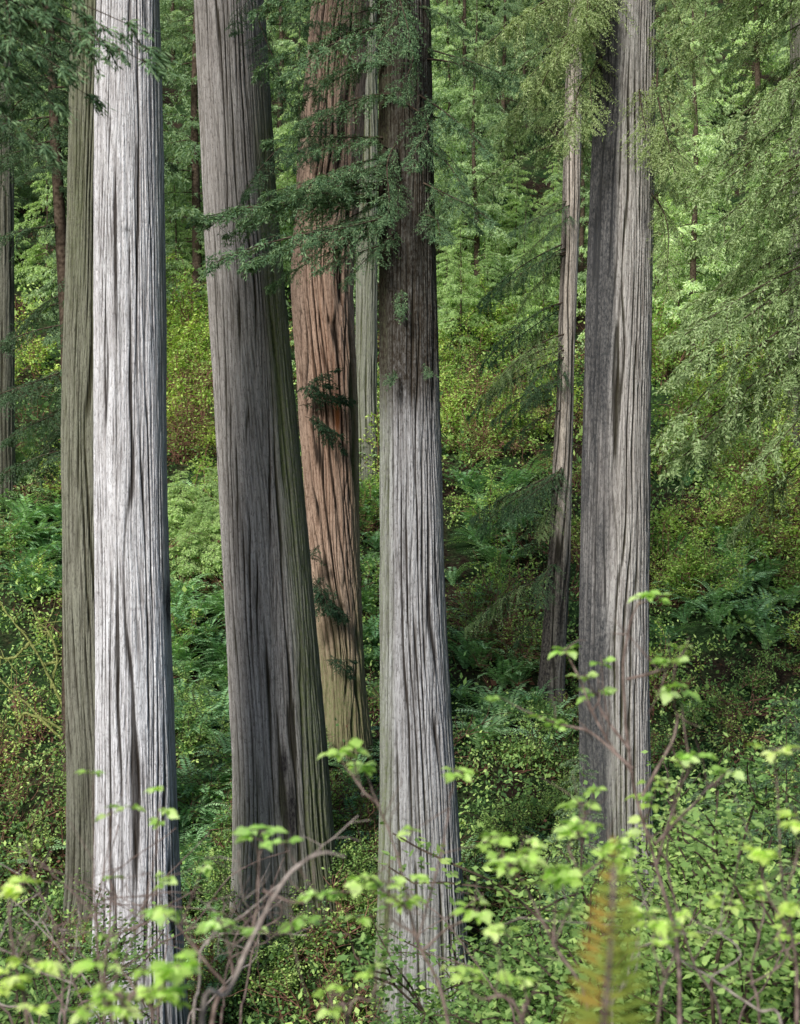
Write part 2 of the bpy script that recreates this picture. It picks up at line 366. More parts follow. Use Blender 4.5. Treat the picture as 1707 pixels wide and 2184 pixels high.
# C
redwood(40, [(-60, 672, 786), (0, 668, 783), (300, 640, 772), (600, 621, 752), (900, 641, 765), (1200, 662, 767), (1450, 690, 778), (1620, 690, 792)], B_C, 34,
        'warm brown redwood with a mossy foot and leafy tufts', amp=.10, spacing=.19, twist=.004, wav=1.5,
        crownfn=lambda g, r: (boughs(g, r, 39, [(650, 850, 755, 850, -.6), (660, 880, 735, 940, -.6), (650, 830, 700, 810, -.5), (680, 1230, 700, 1300, -.6), (690, 1270, 735, 1320, -.5), (690, 1180, 655, 1180, -.4), (700, 1400, 750, 1420, -.5), (690, 1260, 660, 1310, -.5)], T_small, 1.2, reps=5, js=10, je=16, jd=.3),
                              boughs(g, r, 39.4, [(700, 40, 640, 120, -1.5), (700, 200, 620, 290, -1.5), (690, 150, 600, 180, -1), (690, 300, 600, 350, -1), (660, 20, 590, 60, -.5), (710, 0, 760, 120, -1.2)], reps=1)),
        leafmat=L_dark,
        moss=lambda C, h, v: 1.1*sstep(1150, 1550, v)+.7*sstep(.55, .95, C)*sstep(600, 1000, v), stain=lambda C, h, v, u: .5*sstep(-.1, -.8, C)*sstep(1300, 300, v), red=lambda C, h, v, u: 1.0*G2(u-720, v-890, 7, 40)+.2*G2(u-700, v-800, 40, 260))  # upper left flank darkened in the colour
# E
def crownE(g, r):
    boughs(g, r, 29.7, [(840, 420, 455, 445, -.8), (840, 420, 600, 390, -1.6), (845, 450, 500, 535, -1.0), (840, 480, 560, 575, -.6), (845, 500, 690, 585, -1.0), (840, 360, 560, 400, -.9), (840, 440, 680, 500, -1.2), (840, 400, 480, 470, -.6)], reps=2, je=20, sc=.85)
    boughs(g, r, 29.7, [(840, -20, 560, 20, -.6), (840, 60, 560, 120, -.5), (840, 130, 590, 190, -.4), (840, 220, 620, 260, -.8), (840, 300, 610, 300, -.4), (845, 360, 680, 370, -1.2), (840, -60, 640, -20, 0), (840, 20, 700, 90, .3)], reps=2, je=34)
    boughs(g, r, 29.7, [(890, 20, 1020, 70, -.6), (890, 120, 1060, 160, -.4), (900, 200, 1040, 300, -.7), (900, 300, 1010, 360, -.5), (905, 390, 1020, 450, -.6), (905, 430, 960, 500, -.6)], reps=2, je=22)
    boughs(g, r, 29.4, [(860, -60, 850, 90, -1.7), (860, 90, 880, 230, -1.5), (860, 200, 900, 330, -1.5), (860, 300, 850, 430, -1.6), (870, 380, 900, 450, -1.2), (850, 0, 800, 120, -1.6)], reps=1, je=25, jd=.3)
    boughs(g, r, 29.3, [(850, 620, 860, 670, -.3), (905, 780, 930, 800, -.3), (845, 790, 830, 810, -.3)], T_small, 1.2, reps=3, js=6, je=10, jd=.1)
    for k in range(12):
        z = r.uniform(11.5, 22); a = np.array([1.0, 30, z]); th = r.uniform(0, 6.28); l = r.uniform(2.2, 4.2)
        addb(g, T_red, 3, a, a+np.array([math.cos(th)*l, math.sin(th)*l, -.6]), r)
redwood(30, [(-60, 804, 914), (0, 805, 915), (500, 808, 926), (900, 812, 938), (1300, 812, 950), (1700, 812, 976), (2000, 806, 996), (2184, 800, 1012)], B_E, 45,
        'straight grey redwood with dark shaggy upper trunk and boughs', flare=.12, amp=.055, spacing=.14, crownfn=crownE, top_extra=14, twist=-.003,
        moss=lambda C, h, v: .8*sstep(-.5, -.92, C)+.35*sstep(1500, 2100, v)+.35*sstep(900, 500, v)+.4*sstep(.75, 1, C), stain=lambda C, h, v, u: 1.6*sstep(980, 700, v)*(1-.2*sstep(0, .5, C))+1.2*G2(u-853, v-640, 11, 130)+.4*sstep(.92, 1, C))  # bough shade on the upper trunk is painted in; the fissure is bark
# F
def crownF(g, r):
    for k in range(40):
        v = r.uniform(420, 1330); u0 = np.interp(v, [0, 400, 800, 1200, 1500], [1228, 1218, 1205, 1193, 1172])
        a = P(u0, v, 44.8); th = r.uniform(2.0, 4.3); l = r.uniform(1.5, 3.4)
        addb(g, T_weep, 3, a, a+np.array([math.cos(th)*l, math.sin(th)*l*.8, -.4*l]), r, 1.1, 0 if k % 3 else 2)
    for k in range(40):
        v = r.uniform(-260, 330); a = P(1226, v, 45.2); th = r.uniform(.3, 3.0) if v > -50 else r.uniform(0, 6.28); l = r.uniform(2.0, 5.2)
        addb(g, T_weep, 3, a, a+np.array([math.cos(th)*l, math.sin(th)*l*.8, -.35*l]), r, .8, 2)
redwood(45, [(-60, 1214, 1243), (0, 1213, 1242), (400, 1201, 1238), (800, 1189, 1224), (1200, 1170, 1217), (1450, 1150, 1204), (1530, 1142, 1204)], B_F, 56,
        'slender tan trunk with drooping lower boughs', amp=.03, spacing=.13, nu=160, crownfn=crownF, leafmat=L_mid, leaf2=L_pale,
        moss=lambda C, h, v: .05+.2*sstep(1000, 1400, v), stain=lambda C, h, v, u: .8*sstep(1080, 1250, v)+.6*sstep(-.4, -.8, C))  # shade of the lower trunk painted into the colour, left side darkened too
# G
def crownG(g, r):
    boughs(g, r, 33.7, [(1290, -40, 1180, 60, -1.5), (1290, 40, 1130, 160, -1.0), (1380, -60, 1500, 60, -1), (1380, 60, 1500, 180, -1), (1380, 150, 1480, 330, -1), (1290, -80, 1260, 20, -1.6), (1290, 130, 1200, 260, -.8), (1380, 300, 1480, 420, -.8), (1290, -60, 1050, 60, -.5), (1290, 20, 1060, 200, .2), (1380, 420, 1460, 560, -.6)], T_weep, 3, reps=3)
    for k in range(10):
        z = r.uniform(12.5, 21); a = np.array([5.1, 34, z]); th = r.uniform(0, 6.28); l = r.uniform(2.2, 3.8)
        addb(g, T_weep, 3, a, a+np.array([math.cos(th)*l, math.sin(th)*l, -.6]), r)
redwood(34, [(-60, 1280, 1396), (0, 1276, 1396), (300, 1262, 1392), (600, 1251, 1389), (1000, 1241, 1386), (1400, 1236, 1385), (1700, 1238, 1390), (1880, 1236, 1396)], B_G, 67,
        'lilac grey redwood with one flank partly stained, partly painted in shade', flare=.08, amp=.052, spacing=.14, crownfn=crownG, leafmat=L_pale,
        moss=lambda C, h, v: .1+.3*sstep(1300, 1800, v), stain=lambda C, h, v, u: (1.3-.35*sstep(700, 1300, v))*sstep(-.08, -.5, C)+.8*G2(u-1377, v-470, 8, 25)+.4*sstep(.92, 1, C))  # dark flank mixes stained bark with painted shade; the knot is bark
# D
B_D = bark_mat('bark_distant_grey', (.36, .345, .32), (.22, .205, .19))
redwood(58, [(-60, 762, 804), (600, 760, 804), (900, 758, 804), (980, 756, 806)], B_D, 78, 'hazy grey trunk standing up the slope', nu=160, spacing=.2, dz=.2, moss=lambda C, h, v: .5+0*v)
for k, (u, w, d, m, lab) in enumerate([(8, 46, 56, B_A2, 'brown weathered trunk on the slope'), (1704, 40, 60, B_A2, 'dark trunk on the slope')]):
    zb = float(H((u*K-400)/F*d, d)); vb = (512-zb/d*F)/K
    redwood(d, [(-60, u-w*.42, u+w*.42), (300, u-w*.45, u+w*.45), (vb-100, u-w*.5, u+w*.5), (vb+15, u-w*.55, u+w*.55)], m, 90+k, lab, nu=90, dz=.35, spacing=.2, amp=.05, stain=lambda C, h, v, uu: .45+0*v, moss=lambda C, h, v: .3+0*v, top_extra=8)

# ------------------------------------------------------------ other conifers near the grove
def conifer_thing(name, base, trunkpts, rads, crownfn, leafmat, label, barkm=M_twig, group=None):
    root = empty(name, tuple(base), label=label, category='tree')
    if group: root['group'] = group
    g = Geo(); tube(g, np.asarray(trunkpts)-base, rads, 12, 0); obj('trunk', mesh('trunk', g.done(), [barkm], True), root)
    g = Geo(); crownfn(g); v, f, m, r = g.done(); obj('crown', mesh('crown', (v-base, f, m, r), [leafmat, M_twig]), root)
    return root
r1 = np.random.default_rng(31)
d = 29; tx = P(1900, 0, d)[0]; tz = float(H(tx, d))
def cw(g):
    for k in range(115):
        v = -350+1350*r1.random()**1.1
        a = P(1900, v-130, d); uu = r1.uniform(1390, 1830); b = P(uu, v+r1.normal(40, 60), d+r1.uniform(-2.5, 3))
        addb(g, T_weep, 3, a, b, r1, .75)
conifer_thing('pale_conifer', np.array([tx, d, tz]), [[tx, d, tz-.6], [tx, d, tz+8], [tx+.1, d, 8], [tx, d, 20]], [.55, .45, .32, .12], cw, L_pale, 'conifer with feathery pale grey green boughs', wood_mat('pale_conifer_bark', (.10, .08, .07), (.24, .2, .18), 6))
r2 = np.random.default_rng(32); d = 38
def cdl(g):
    for k in range(80):
        v = r2.uniform(-150, 960); u0 = np.interp(v, [0, 300, 700, 1000], [100, 118, 142, 150])
        a = P(u0, v, d); th = r2.uniform(0, 6.28); l = r2.uniform(1.2, 3.4)
        addb(g, T_red, 3, a, a+np.array([math.cos(th)*l, math.sin(th)*l, -.3*l]), r2)
pb = P(152, 1000, d); zb = float(H(pb[0], d)); base = np.array([pb[0], d, zb])
conifer_thing('dark_conifer', base, [base-[0, 0, .5], P(150, 1000, d), P(142, 700, d), P(118, 300, d), P(100, -100, d), P(95, -350, d)], [.26, .2, .17, .14, .1, .04], cdl, L_dark, 'thin dark conifer with drooping deep green boughs', M_twig)
r3 = np.random.default_rng(33); d = 10; tx = P(-560, 0, d)[0]; zb = float(H(tx, d)); base = np.array([tx, d, zb])
def cn(g):
    for (v0, u1, v1, dd) in [(-150, 310, 30, -.3), (-120, 225, 90, .2), (-60, 120, 190, -.4), (-180, 200, 20, .6), (-100, 90, 110, .3), (-30, 40, 230, 0), (-170, 120, 50, -.5), (-190, 335, 0, 0), (-80, 180, 150, .5), (0, 0, 160, .3), (-150, 250, 70, .1), (-110, 160, 90, -.2), (-190, 280, 10, .4), (-140, 200, 60, .3), (-90, 130, 130, .1), (-170, 300, -5, .2)]:
        addb(g, T_near, 2, P(-560, v0, d), P(u1+r3.normal(0, 15), v1+r3.normal(0, 15), d+dd), r3, .8)
    for k in range(10):
        z = r3.uniform(3.5, 7); a = np.array([tx, d, z]); th = r3.uniform(0, 6.28); l = r3.uniform(1.5, 2.6)
        addb(g, T_near, 2, a, a+np.array([math.cos(th)*l, math.sin(th)*l, -.5]), r3)
conifer_thing('hemlock_tree', base, [base-[0, 0, .4], base+[0, 0, 4], base+[.05, 0, 8], base+[0, 0, 13]], [.24, .2, .14, .03], cn, L_mid, 'hemlock tree with feathery boughs reaching over the slope', M_twig)

# ------------------------------------------------------------ hillside conifers (copies)
def far_tree(seed, Ht, Rm, leafm, n=105, T=T_far, L=3, low=.08, sc=1.15):
    r = np.random.default_rng(seed); g = Geo()
    for k in range(n):
        t = low+(1-low)*(k+r.random())/n; z = Ht*t; l = max(.35, Rm*(1-t)**.75*r.uniform(.55, 1.1)); th = r.uniform(0, 6.28)
        a = np.array([0, 0, z]); addb(g, T, L, a, a+np.array([math.cos(th)*l, math.sin(th)*l, l*r.uniform(-.25, .1)]), r, sc)
    gt = Geo(); zz = np.linspace(-.8, Ht, 8); tube(gt, np.stack([0*zz+.1*np.sin(zz*.5), 0*zz, zz], -1), (.010*Ht)*(1-.93*np.linspace(0, 1, 8)), 9, 0)
    return mesh('trunk', gt.done(), [M_twig], True), mesh('crown', g.done(), [leafm, M_twig])
def stamp(protos, name, label, group, pts, scales, cat='tree'):
    for k, (p, s) in enumerate(zip(pts, scales)):
        a, b = protos[k % len(protos)]
        o = empty(name, tuple(p), label=label, category=cat, group=group); o.scale = (s, s, s*R.uniform(.9, 1.1)); o.rotation_euler = (0, 0, R.uniform(0, 6.28))
        obj('trunk', a, o); obj('crown', b, o)
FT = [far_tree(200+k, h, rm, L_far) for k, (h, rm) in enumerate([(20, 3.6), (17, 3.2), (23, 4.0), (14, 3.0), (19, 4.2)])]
pts = []
for row, (dd, n) in enumerate([(68, 7), (74, 8), (82, 9), (90, 10), (100, 10), (112, 10), (126, 10)]):
    hw = .30*dd+6
    for k in range(n):
        x = -hw+2*hw*(k+R.uniform(0, 1))/n; y = dd+R.uniform(-3.5, 3.5)
        uu = (x/y*F+400)/K
        if row < 1 and 940 < uu < 1190: continue
        pts.append((x, y, float(H(x, y))-.3))
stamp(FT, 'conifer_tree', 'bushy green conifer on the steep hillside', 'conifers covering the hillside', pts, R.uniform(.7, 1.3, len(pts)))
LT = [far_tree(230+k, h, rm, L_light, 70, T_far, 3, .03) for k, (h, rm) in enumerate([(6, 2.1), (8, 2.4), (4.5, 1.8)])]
pts = []
for k in range(60):
    u = R.uniform(-100, 1800); v = R.uniform(520, 780)
    if k > 30: u = R.uniform(930, 1200)
    if k > 48: u = R.uniform(1400, 1700)
    p = ghit(u, v)
    if p is None: continue
    pts.append(tuple(p-[0, 0, .1]))
stamp(LT, 'young_conifer', 'young light green conifer on the hillside', 'young conifers on the hillside', pts, R.uniform(.6, 1.2, len(pts)))
NT_ = [far_tree(250+k, h, rm, L_mid, 85, T_small, 1.2, .05) for k, (h, rm) in enumerate([(3.6, 1.15), (2.8, 1.0), (4.2, 1.3)])]
pts = []
for (u, dd) in [(1370, 21), (1480, 19), (1600, 22), (1690, 17), (1130, 24), (1760, 24), (1560, 26), (60, 26), (-40, 22), (1060, 28), (1420, 27), (1500, 30), (1640, 29), (1300, 30), (1235, 30.5), (1440, 23), (1545, 21), (1660, 25)]:
    x = (u*K-400)/F*dd; pts.append((x, dd, float(H(x, dd))-.1))
stamp(NT_, 'hemlock_sapling', 'young hemlock sapling with soft drooping boughs', 'hemlock saplings around the trunks', pts, R.uniform(.85, 1.2, len(pts)))
FB = [far_tree(270+k, 2.6, 1.9, L_light, 120, T_small, 1.2, .02, 1.2) for k in range(2)]
pts = []
for (u, v) in [(400, 1230), (440, 1200), (385, 1150), (450, 1130), (470, 1240), (60, 1040), (20, 1060)]:
    p = ghit(u, v); pts.append(tuple(p-[0, 0, .1]))
stamp(FB, 'feathery_bush', 'rounded feathery light green bush', 'feathery bushes on the slope', pts, R.uniform(.8, 1.1, len(pts)), 'bush')

# ------------------------------------------------------------ ferns and shrubs
def frond(g, base, az, L, el, rng, npn=24, w=.11, m=0, stem=1, bend=1.0, rr=None):
    t = np.linspace(0, 1, npn); a = el-bend*1.5*t
    dx = np.cumsum(np.cos(a))*L/npn; dz = np.cumsum(np.sin(a))*L/npn
    h = np.array([math.cos(az), math.sin(az), 0]); s = np.array([-math.sin(az), math.cos(az), 0])
    p = base+dx[:, None]*h+dz[:, None]*np.array([0, 0, 1.0])
    prof = np.sin(np.pi*np.clip(t*.9+.12, 0, 1))**.7*w*L/1.0
    tg = nrm(np.gradient(p, axis=0))
    for sg in (-1, 1):
        d = sg*s*.95+tg*.35+rng.normal(0, .07, p.shape); d[:, 2] -= .08
        leafq(g, p, d, prof*1.6+.01, L/npn*.85, rng, m, (rng.random()*.6+rng.random(npn)*.4) if rr is None else rr+rng.random(npn)*.3, side=tg+rng.normal(0, .15, p.shape))
    tube(g, p[::3], .004*L, 3, stem)
def fern(seed):
    r = np.random.default_rng(seed); g = Geo(); n = r.integers(12, 18)
    for k in range(n): frond(g, np.zeros(3), k/n*6.28+r.normal(0, .2), r.uniform(.9, 1.4), r.uniform(1.0, 1.45), r, 20, .075)
    return mesh('sword_fern', g.done(), [L_fern, M_twig])
def shrub(seed, Hh, leafm, nst=7, leaves=26, ls=.055, twm=M_twigred, nb=6, wild=.35):
    r = np.random.default_rng(seed); g = Geo()
    for k in range(nst):
        th = r.uniform(0, 6.28); lean = r.uniform(.1, .7)
        d = nrm(np.array([math.cos(th)*lean, math.sin(th)*lean, 1.0])); p = np.array([math.cos(th), math.sin(th), 0])*.08*Hh; pts = [p]
        n = 7; L = Hh*r.uniform(.6, 1.1)
        for i in range(n):
            d = nrm(d+r.normal(0, wild*.5, 3)+[0, 0, -.03*i]); p = p+d*L/n; pts.append(p)
        tube(g, pts, np.linspace(.013, .006, n+1)*Hh/1.3, 3, 1)
        for b in range(nb):
            i = r.integers(2, n+1); q = pts[i].copy(); e = nrm(d+r.normal(0, .8, 3)); bp = [q]
            for s in range(4): e = nrm(e+r.normal(0, .3, 3)+[0, 0, .04]); q = q+e*L*.09; bp.append(q)
            tube(g, bp, np.linspace(.007, .004, 5)*Hh/1.3, 3, 1)
            if leaves:
                bp = np.array(bp); idx = r.uniform(0, 4, leaves); i0 = np.minimum(idx.astype(int), 3); fr = (idx-i0)[:, None]
                lp = bp[i0]*(1-fr)+bp[i0+1]*fr+r.normal(0, .035*Hh, (leaves, 3))
                ld = r.normal(0, 1, (leaves, 3))*[1, 1, .45]+[0, 0, -.1]
                leafq(g, lp, ld, ls*r.uniform(.6, 1.3, leaves), ls*.62, r, 0, r.random()*.35+r.random(leaves)*.65, .7)
    return mesh('shrub', g.done(), [leafm, twm])
FERN = [fern(300+k) for k in range(5)]
SH_L = [shrub(320+k, 1.5, L_lime, 8, 28, .078) for k in range(4)]
SH_M = [shrub(330+k, 1.6, L_shrub, 9, 34, .075, M_twig) for k in range(4)]
SH_B = [shrub(340+k, 1.2, L_lime, 14, 4, .06, M_twigred, 10, .6) for k in range(3)]
def put(name, me, p, s, label, cat, group):
    o = obj(name, me, label=label, category=cat, group=group); o.location = p; o.scale = (s, s, s*R.uniform(.85, 1.15)); o.rotation_euler = (R.normal(0, .1)+.15, R.normal(0, .1), R.uniform(0, 6.28)); return o
def sample(n, vmin=650, vmax=2300, umin=-180, umax=1890, boxes=None, dmin=9, pb=.6):
    out = []
    while len(out) < n:
        if boxes is not None and R.random() < pb:
            b = boxes[R.integers(len(boxes))]; u = R.uniform(b[0], b[1]); v = R.uniform(b[2], b[3])
        else: u = R.uniform(umin, umax); v = R.uniform(vmin, vmax)
        p = ghit(u, v)
        if p is None or p[1] < dmin or p[1] > 95: continue
        out.append(p)
    return out
FBOX = [(365, 500, 1280, 1650), (365, 500, 1280, 1650), (770, 815, 1080, 1500), (950, 1130, 1040, 1340), (950, 1150, 1380, 1620), (0, 140, 1090, 1300), (1400, 1707, 1150, 1400), (380, 500, 1700, 2050), (640, 810, 1600, 2050)]
BBOX = [(360, 460, 860, 1000), (945, 1140, 850, 1000), (1000, 1150, 1330, 1420), (1550, 1707, 1000, 1200), (640, 800, 1750, 1850)]
def inb(u, v, bs): return any(b[0] < u < b[1] and b[2] < v < b[3] for b in bs)
for p in sample(286, 900, 2250, boxes=FBOX, pb=.75):
    put('sword_fern', FERN[R.integers(5)], p-[0, 0, .03], R.uniform(.85, 1.35)*(1+max(0, p[1]-35)*.014), 'arching green sword fern on the slope', 'fern', 'sword ferns on the forest floor')
for p in sample(160, 680, 1500, boxes=[(360, 460, 720, 850), (930, 1190, 700, 1030), (1390, 1800, 700, 1000), (1400, 1800, 1000, 1350)]):
    put('leafy_shrub', SH_L[R.integers(4)], p-[0, 0, .05], R.uniform(.7, 1.5)*(1+max(0, p[1]-35)*.014), 'low shrub with fresh yellow green leaves', 'shrub', 'leafy shrubs in the undergrowth')
for p in sample(78, 1350, 2300, boxes=[(1000, 1700, 1500, 2184), (1210, 1420, 1850, 1950), (470, 800, 1920, 2000)]):
    put('leafy_shrub', SH_M[R.integers(4)], p-[0, 0, .05], R.uniform(.6, 1.2), 'dense shrub with small green leaves', 'shrub', 'leafy shrubs in the undergrowth')
for p in sample(150, 760, 2300, boxes=BBOX, pb=.45):
    put('bare_bush', SH_B[R.integers(3)], p-[0, 0, .05], R.uniform(.9, 1.6)*(1+max(0, p[1]-35)*.014), 'tangled bush of reddish brown bare twigs', 'bush', 'bare twiggy bushes in the undergrowth')
SH_N = [shrub(360+k, 2.2, L_shrub, 13, 70, .075, M_twig, 10) for k in range(3)]
for k in range(38):
    dd = R.uniform(11, 23); u = R.uniform(1050, 1900) if k < 32 else R.uniform(-150, 110); x = (u*K-400)/F*dd
    put('leafy_shrub', SH_N[k % 3], (x, dd, float(H(x, dd))-.05), R.uniform(.8, 1.3), 'tall bushy shrub with many small green leaves', 'shrub', 'leafy shrubs in the undergrowth')
for (cx, dd, rr_, n) in [(1312, 33, 1.6, 8), (610, 32, 1.9, 6), (740, 39, 1.4, 4), (905, 29, 1.9, 4), (1172, 44, 1.2, 3)]:
    x0 = (cx*K-400)/F*dd
    for k in range(n):
        x = x0+R.uniform(-rr_, rr_); y = dd-R.uniform(.3, 1.5)
        if k % 2: put('sword_fern', FERN[k % 5], (x, y, float(H(x, y))-.03), R.uniform(.8, 1.1), 'arching green sword fern at a trunk foot', 'fern', 'sword ferns on the forest floor')
        else: put('leafy_shrub', SH_M[k % 4], (x, y, float(H(x, y))-.05), R.uniform(.5, .8), 'dense shrub with small green leaves', 'shrub', 'leafy shrubs in the undergrowth')

# ground cover: flat litter + mounded clumps
g = Geo()
N = 60000
y = 8+R.random(N)**.8*87; x = (R.random(N)*2-1)*(.32*y+3)
den = vn(x*.5+40, y*.5+40, off=5)*.6+vn(x*1.7+40, y*1.7+40, off=6)*.4
ok = R.random(N) < sstep(.35, .6, den)+.08; x = x[ok]; y = y[ok]; n = len(x)
tone = np.clip(vn(x*.35+20, y*.35+20, off=7)*.75+R.random(n)*.45-.1, 0, 1); s = .055+.0010*y
leafq(g, np.stack([x, y, H(x, y)+R.random(n)**2*.3], -1), R.normal(0, 1, (n, 3))*[1, 1, .5]+[0, -.2, .1], s*R.uniform(.7, 1.6, n)*1.3, s*R.uniform(.5, 1, n), R, 0, tone, .45)
for k in range(1900):
    u = R.uniform(-200, 1900); v = R.uniform(660, 2300)
    br = inb(u, v, BBOX); fr = inb(u, v, FBOX)
    if fr and R.random() < .85: continue
    p = ghit(u, v)
    if p is None or p[1] < 9 or p[1] > 95: continue
    dd = p[1]; rad = R.uniform(.35, 1.3)*(1+max(0, dd-30)*.014); n = int(R.uniform(50, 130))
    dirs = nrm(R.normal(0, 1, (n, 3))*[1, 1, .7]); dirs[:, 2] = np.abs(dirs[:, 2])
    q = p+dirs*rad*R.uniform(.45, 1.0, (n, 1))*[1, 1, R.uniform(.7, 1.8)]
    low = vn(p[0]*.22+31, p[1]*.22+31, off=9)
    c = R.choice([.15, .5, .62, .75, .9], p=[.45, .15, .12, .14, .14] if br else ([.06, .22, .22, .24, .26] if low > .42 else [.20, .30, .20, .14, .16]))
    big = R.random() < .12
    s = (.05+.0013*dd)*(R.uniform(1.5, 2.1) if big else R.uniform(.7, 1.3))
    if big: q = q[:n//2]; dirs = dirs[:n//2]; n = len(q)
    if c < .2:
        n2 = 60; dr = nrm(R.normal(0, 1, (n2, 3))*[1, 1, .8]+[0, 0, .5]); leafq(g, p+R.normal(0, rad*.4, (n2, 3))*[1, 1, .3], dr, rad*R.uniform(.5, 1.0, n2), .018+.0004*dd, R, 0, R.uniform(.05, .3, n2), .2)
        q = q[:n//3]; n = len(q); dirs = dirs[:n]
    leafq(g, q, dirs*.5+R.normal(0, .6, (n, 3)), s*R.uniform(.8, 1.5, n), s*R.uniform(.5, .9, n), R, 0, np.clip(c+R.normal(0, .1, n), 0, 1), .5)
obj('ground_cover', mesh('ground_cover', g.done(), [L_litter]), kind='stuff', label='low leafy plants and fallen litter over the slope', category='ground cover')

# ------------------------------------------------------------ salmonberry in front
WID = np.array([.03, .7, .62, 1, .82, .9, .5, .3, 0])
def leaflet(g, p, d, l, w, rng, tone):
    d = nrm(d); up = np.array([0, 0, 1.0])+rng.normal(0, .45, 3); s = nrm(np.cross(d, up)); nn = np.cross(s, d)
    t = np.linspace(0, 1, 9)
    mid = p+d*(l*t)[:, None]-nn*(l*.18*t*t)[:, None]
    e = (WID*w*.5)[:, None]
    V = np.stack([mid+s*e+nn*e*.35, mid, mid-s*e+nn*e*.35], 1).reshape(-1, 3)
    f = []
    for k in range(8):
        a = k*3; f += [[a, a+1, a+4, a+3], [a+1, a+2, a+5, a+4]]
    g.add(V, f, 0, tone)
def tri_leaf(g, gs, p, rng, sz):
    az = rng.uniform(0, 6.28); d = np.array([math.cos(az), math.sin(az), rng.uniform(-.35, .45)]); q = p+d*sz*rng.uniform(.4, .9)
    tube(gs, [p, (p+q)/2+[0, 0, .005], q], [.0018, .0014, .001], 3, 0)
    s = np.array([-d[1], d[0], 0]); tone = rng.uniform(.15, 1)
    leaflet(g, q, d+[0, 0, -.15], sz*1.15, sz*.8, rng, tone)
    leaflet(g, q, s*.9+d*.25, sz*.85, sz*.6, rng, tone); leaflet(g, q, -s*.9+d*.25, sz*.85, sz*.6, rng, tone)
def salmonberry(paths, d, seed, label, tw=M_stem, tips=True, rad=.008, sz=.056, extra=0, nl=(5, 9), name='salmonberry_shrub', jit=.0045):
    rng = np.random.default_rng(seed); gl = Geo(); gs = Geo()
    x0 = P(paths[0][0][0][0], 0, d)[0]; base = np.array([x0, d, float(H(x0, d))])
    for k, (pp, dy) in enumerate(paths):
        n = len(pp); w = [P(u, v, d+dy*i/max(1, n-1)) for i, (u, v) in enumerate(pp)]
        if pp[0][1] > 2150: w = [base+[rng.normal(0, .03), rng.normal(0, .03), -.05]]+w
        c = spline(w, 5*len(w)); c = c+np.cumsum(rng.normal(0, jit, c.shape), 0)*np.linspace(0, 1, len(c))[:, None]
        r0 = rad if pp[0][1] > 2150 else rad*.55
        tube(gs, c, np.linspace(r0, rad*.3, len(c))*rng.uniform(.85, 1.15, len(c)), 6, 0)
        if tips:
            spots = [c[-1]]*1+[c[rng.integers(len(c)//2, len(c))] for _ in range(extra)]
            for q in spots:
                for _ in range(rng.integers(*nl)): tri_leaf(gl, gs, q, rng, sz*rng.uniform(.5, 1.15))
        for _ in range(4 if jit > .002 else 0):
            q = c[rng.integers(len(c)//3, len(c))]; e = rng.normal(0, .05, 3)+[0, 0, .03]
            tube(gs, [q, q+e, q+e*1.8+rng.normal(0, .015, 3)], [rad*.3, rad*.22, .001], 4, 0)
            if tips and rng.random() < .3:
                for _ in range(3): tri_leaf(gl, gs, q+e*1.8, rng, sz*.7)
    root = empty(name, tuple(base), label=label, category='shrub', group='shrubs growing on the near bank')
    v, f, m, r = gs.done(); obj('stem', mesh('stem', (v-base, f, m, r), [tw], True), root)
    if tips:
        v, f, m, r = gl.done(); obj('foliage', mesh('foliage', (v-base, f, m, r), [L_salmon]), root)
S = 'salmonberry stems with fresh lime green leaves'
salmonberry([([(1450, 2184), (1440, 2000), (1400, 1850), (1350, 1650), (1338, 1400), (1385, 1265)], .4), ([(1350, 1650), (1290, 1560), (1215, 1382)], .3), ([(1338, 1450), (1400, 1430), (1425, 1410)], -.2),
             ([(1370, 1700), (1440, 1560), (1432, 1462)], .1), ([(1350, 1640), (1260, 1560), (1180, 1540)], .2), ([(1345, 1600), (1290, 1530), (1268, 1480)], .3), ([(1400, 1850), (1440, 1720), (1485, 1622)], -.2), ([(1400, 1800), (1500, 1690), (1550, 1640)], .1)], 5.6, 1, 'tall ' + S, rad=.012)
salmonberry([([(1260, 2200), (1180, 2020), (1110, 1900), (1060, 1840), (1030, 1795)], .2), ([(1180, 2020), (1230, 1880), (1255, 1710)], .3), ([(1230, 1880), (1290, 1830), (1330, 1800)], 0), ([(1110, 1900), (1080, 1850), (1100, 1830)], -.2), ([(1230, 1850), (1210, 1800), (1240, 1765)], .1), ([(1180, 2020), (1190, 1900), (1200, 1860)], .1)], 5.0, 2, S, extra=1)
salmonberry([([(960, 2200), (890, 2010), (855, 1870), (810, 1720), (770, 1640)], .3), ([(810, 1720), (770, 1680), (728, 1610)], .1), ([(890, 2010), (950, 1800), (985, 1655)], .2), ([(870, 1940), (820, 1900), (775, 1870)], -.1), ([(870, 1950), (860, 1940), (850, 1945)], 0), ([(900, 2030), (960, 1980), (1010, 1950)], 0), ([(880, 1990), (840, 1960), (830, 1880)], 0)], 5.2, 3, S, rad=.009)
salmonberry([([(450, 2200), (500, 2090), (545, 1980), (560, 1880), (572, 1768)], .2), ([(500, 2090), (480, 2000), (468, 1950)], 0), ([(545, 1980), (600, 1990), (640, 1955)], .1), ([(560, 1900), (640, 1930), (692, 1908)], 0), ([(480, 2100), (400, 2000), (368, 1932)], .1)], 4.8, 4, S, rad=.01)
salmonberry([([(225, 2200), (214, 2000), (216, 1840), (216, 1655)], .2), ([(214, 1900), (230, 1800), (228, 1742)], 0), ([(218, 2050), (250, 1950), (250, 1862)], 0), ([(225, 2150), (300, 1960), (335, 1870)], 0), ([(300, 1960), (330, 1850), (340, 1730)], .1)], 5.4, 5, S, rad=.007, nl=(2, 4))
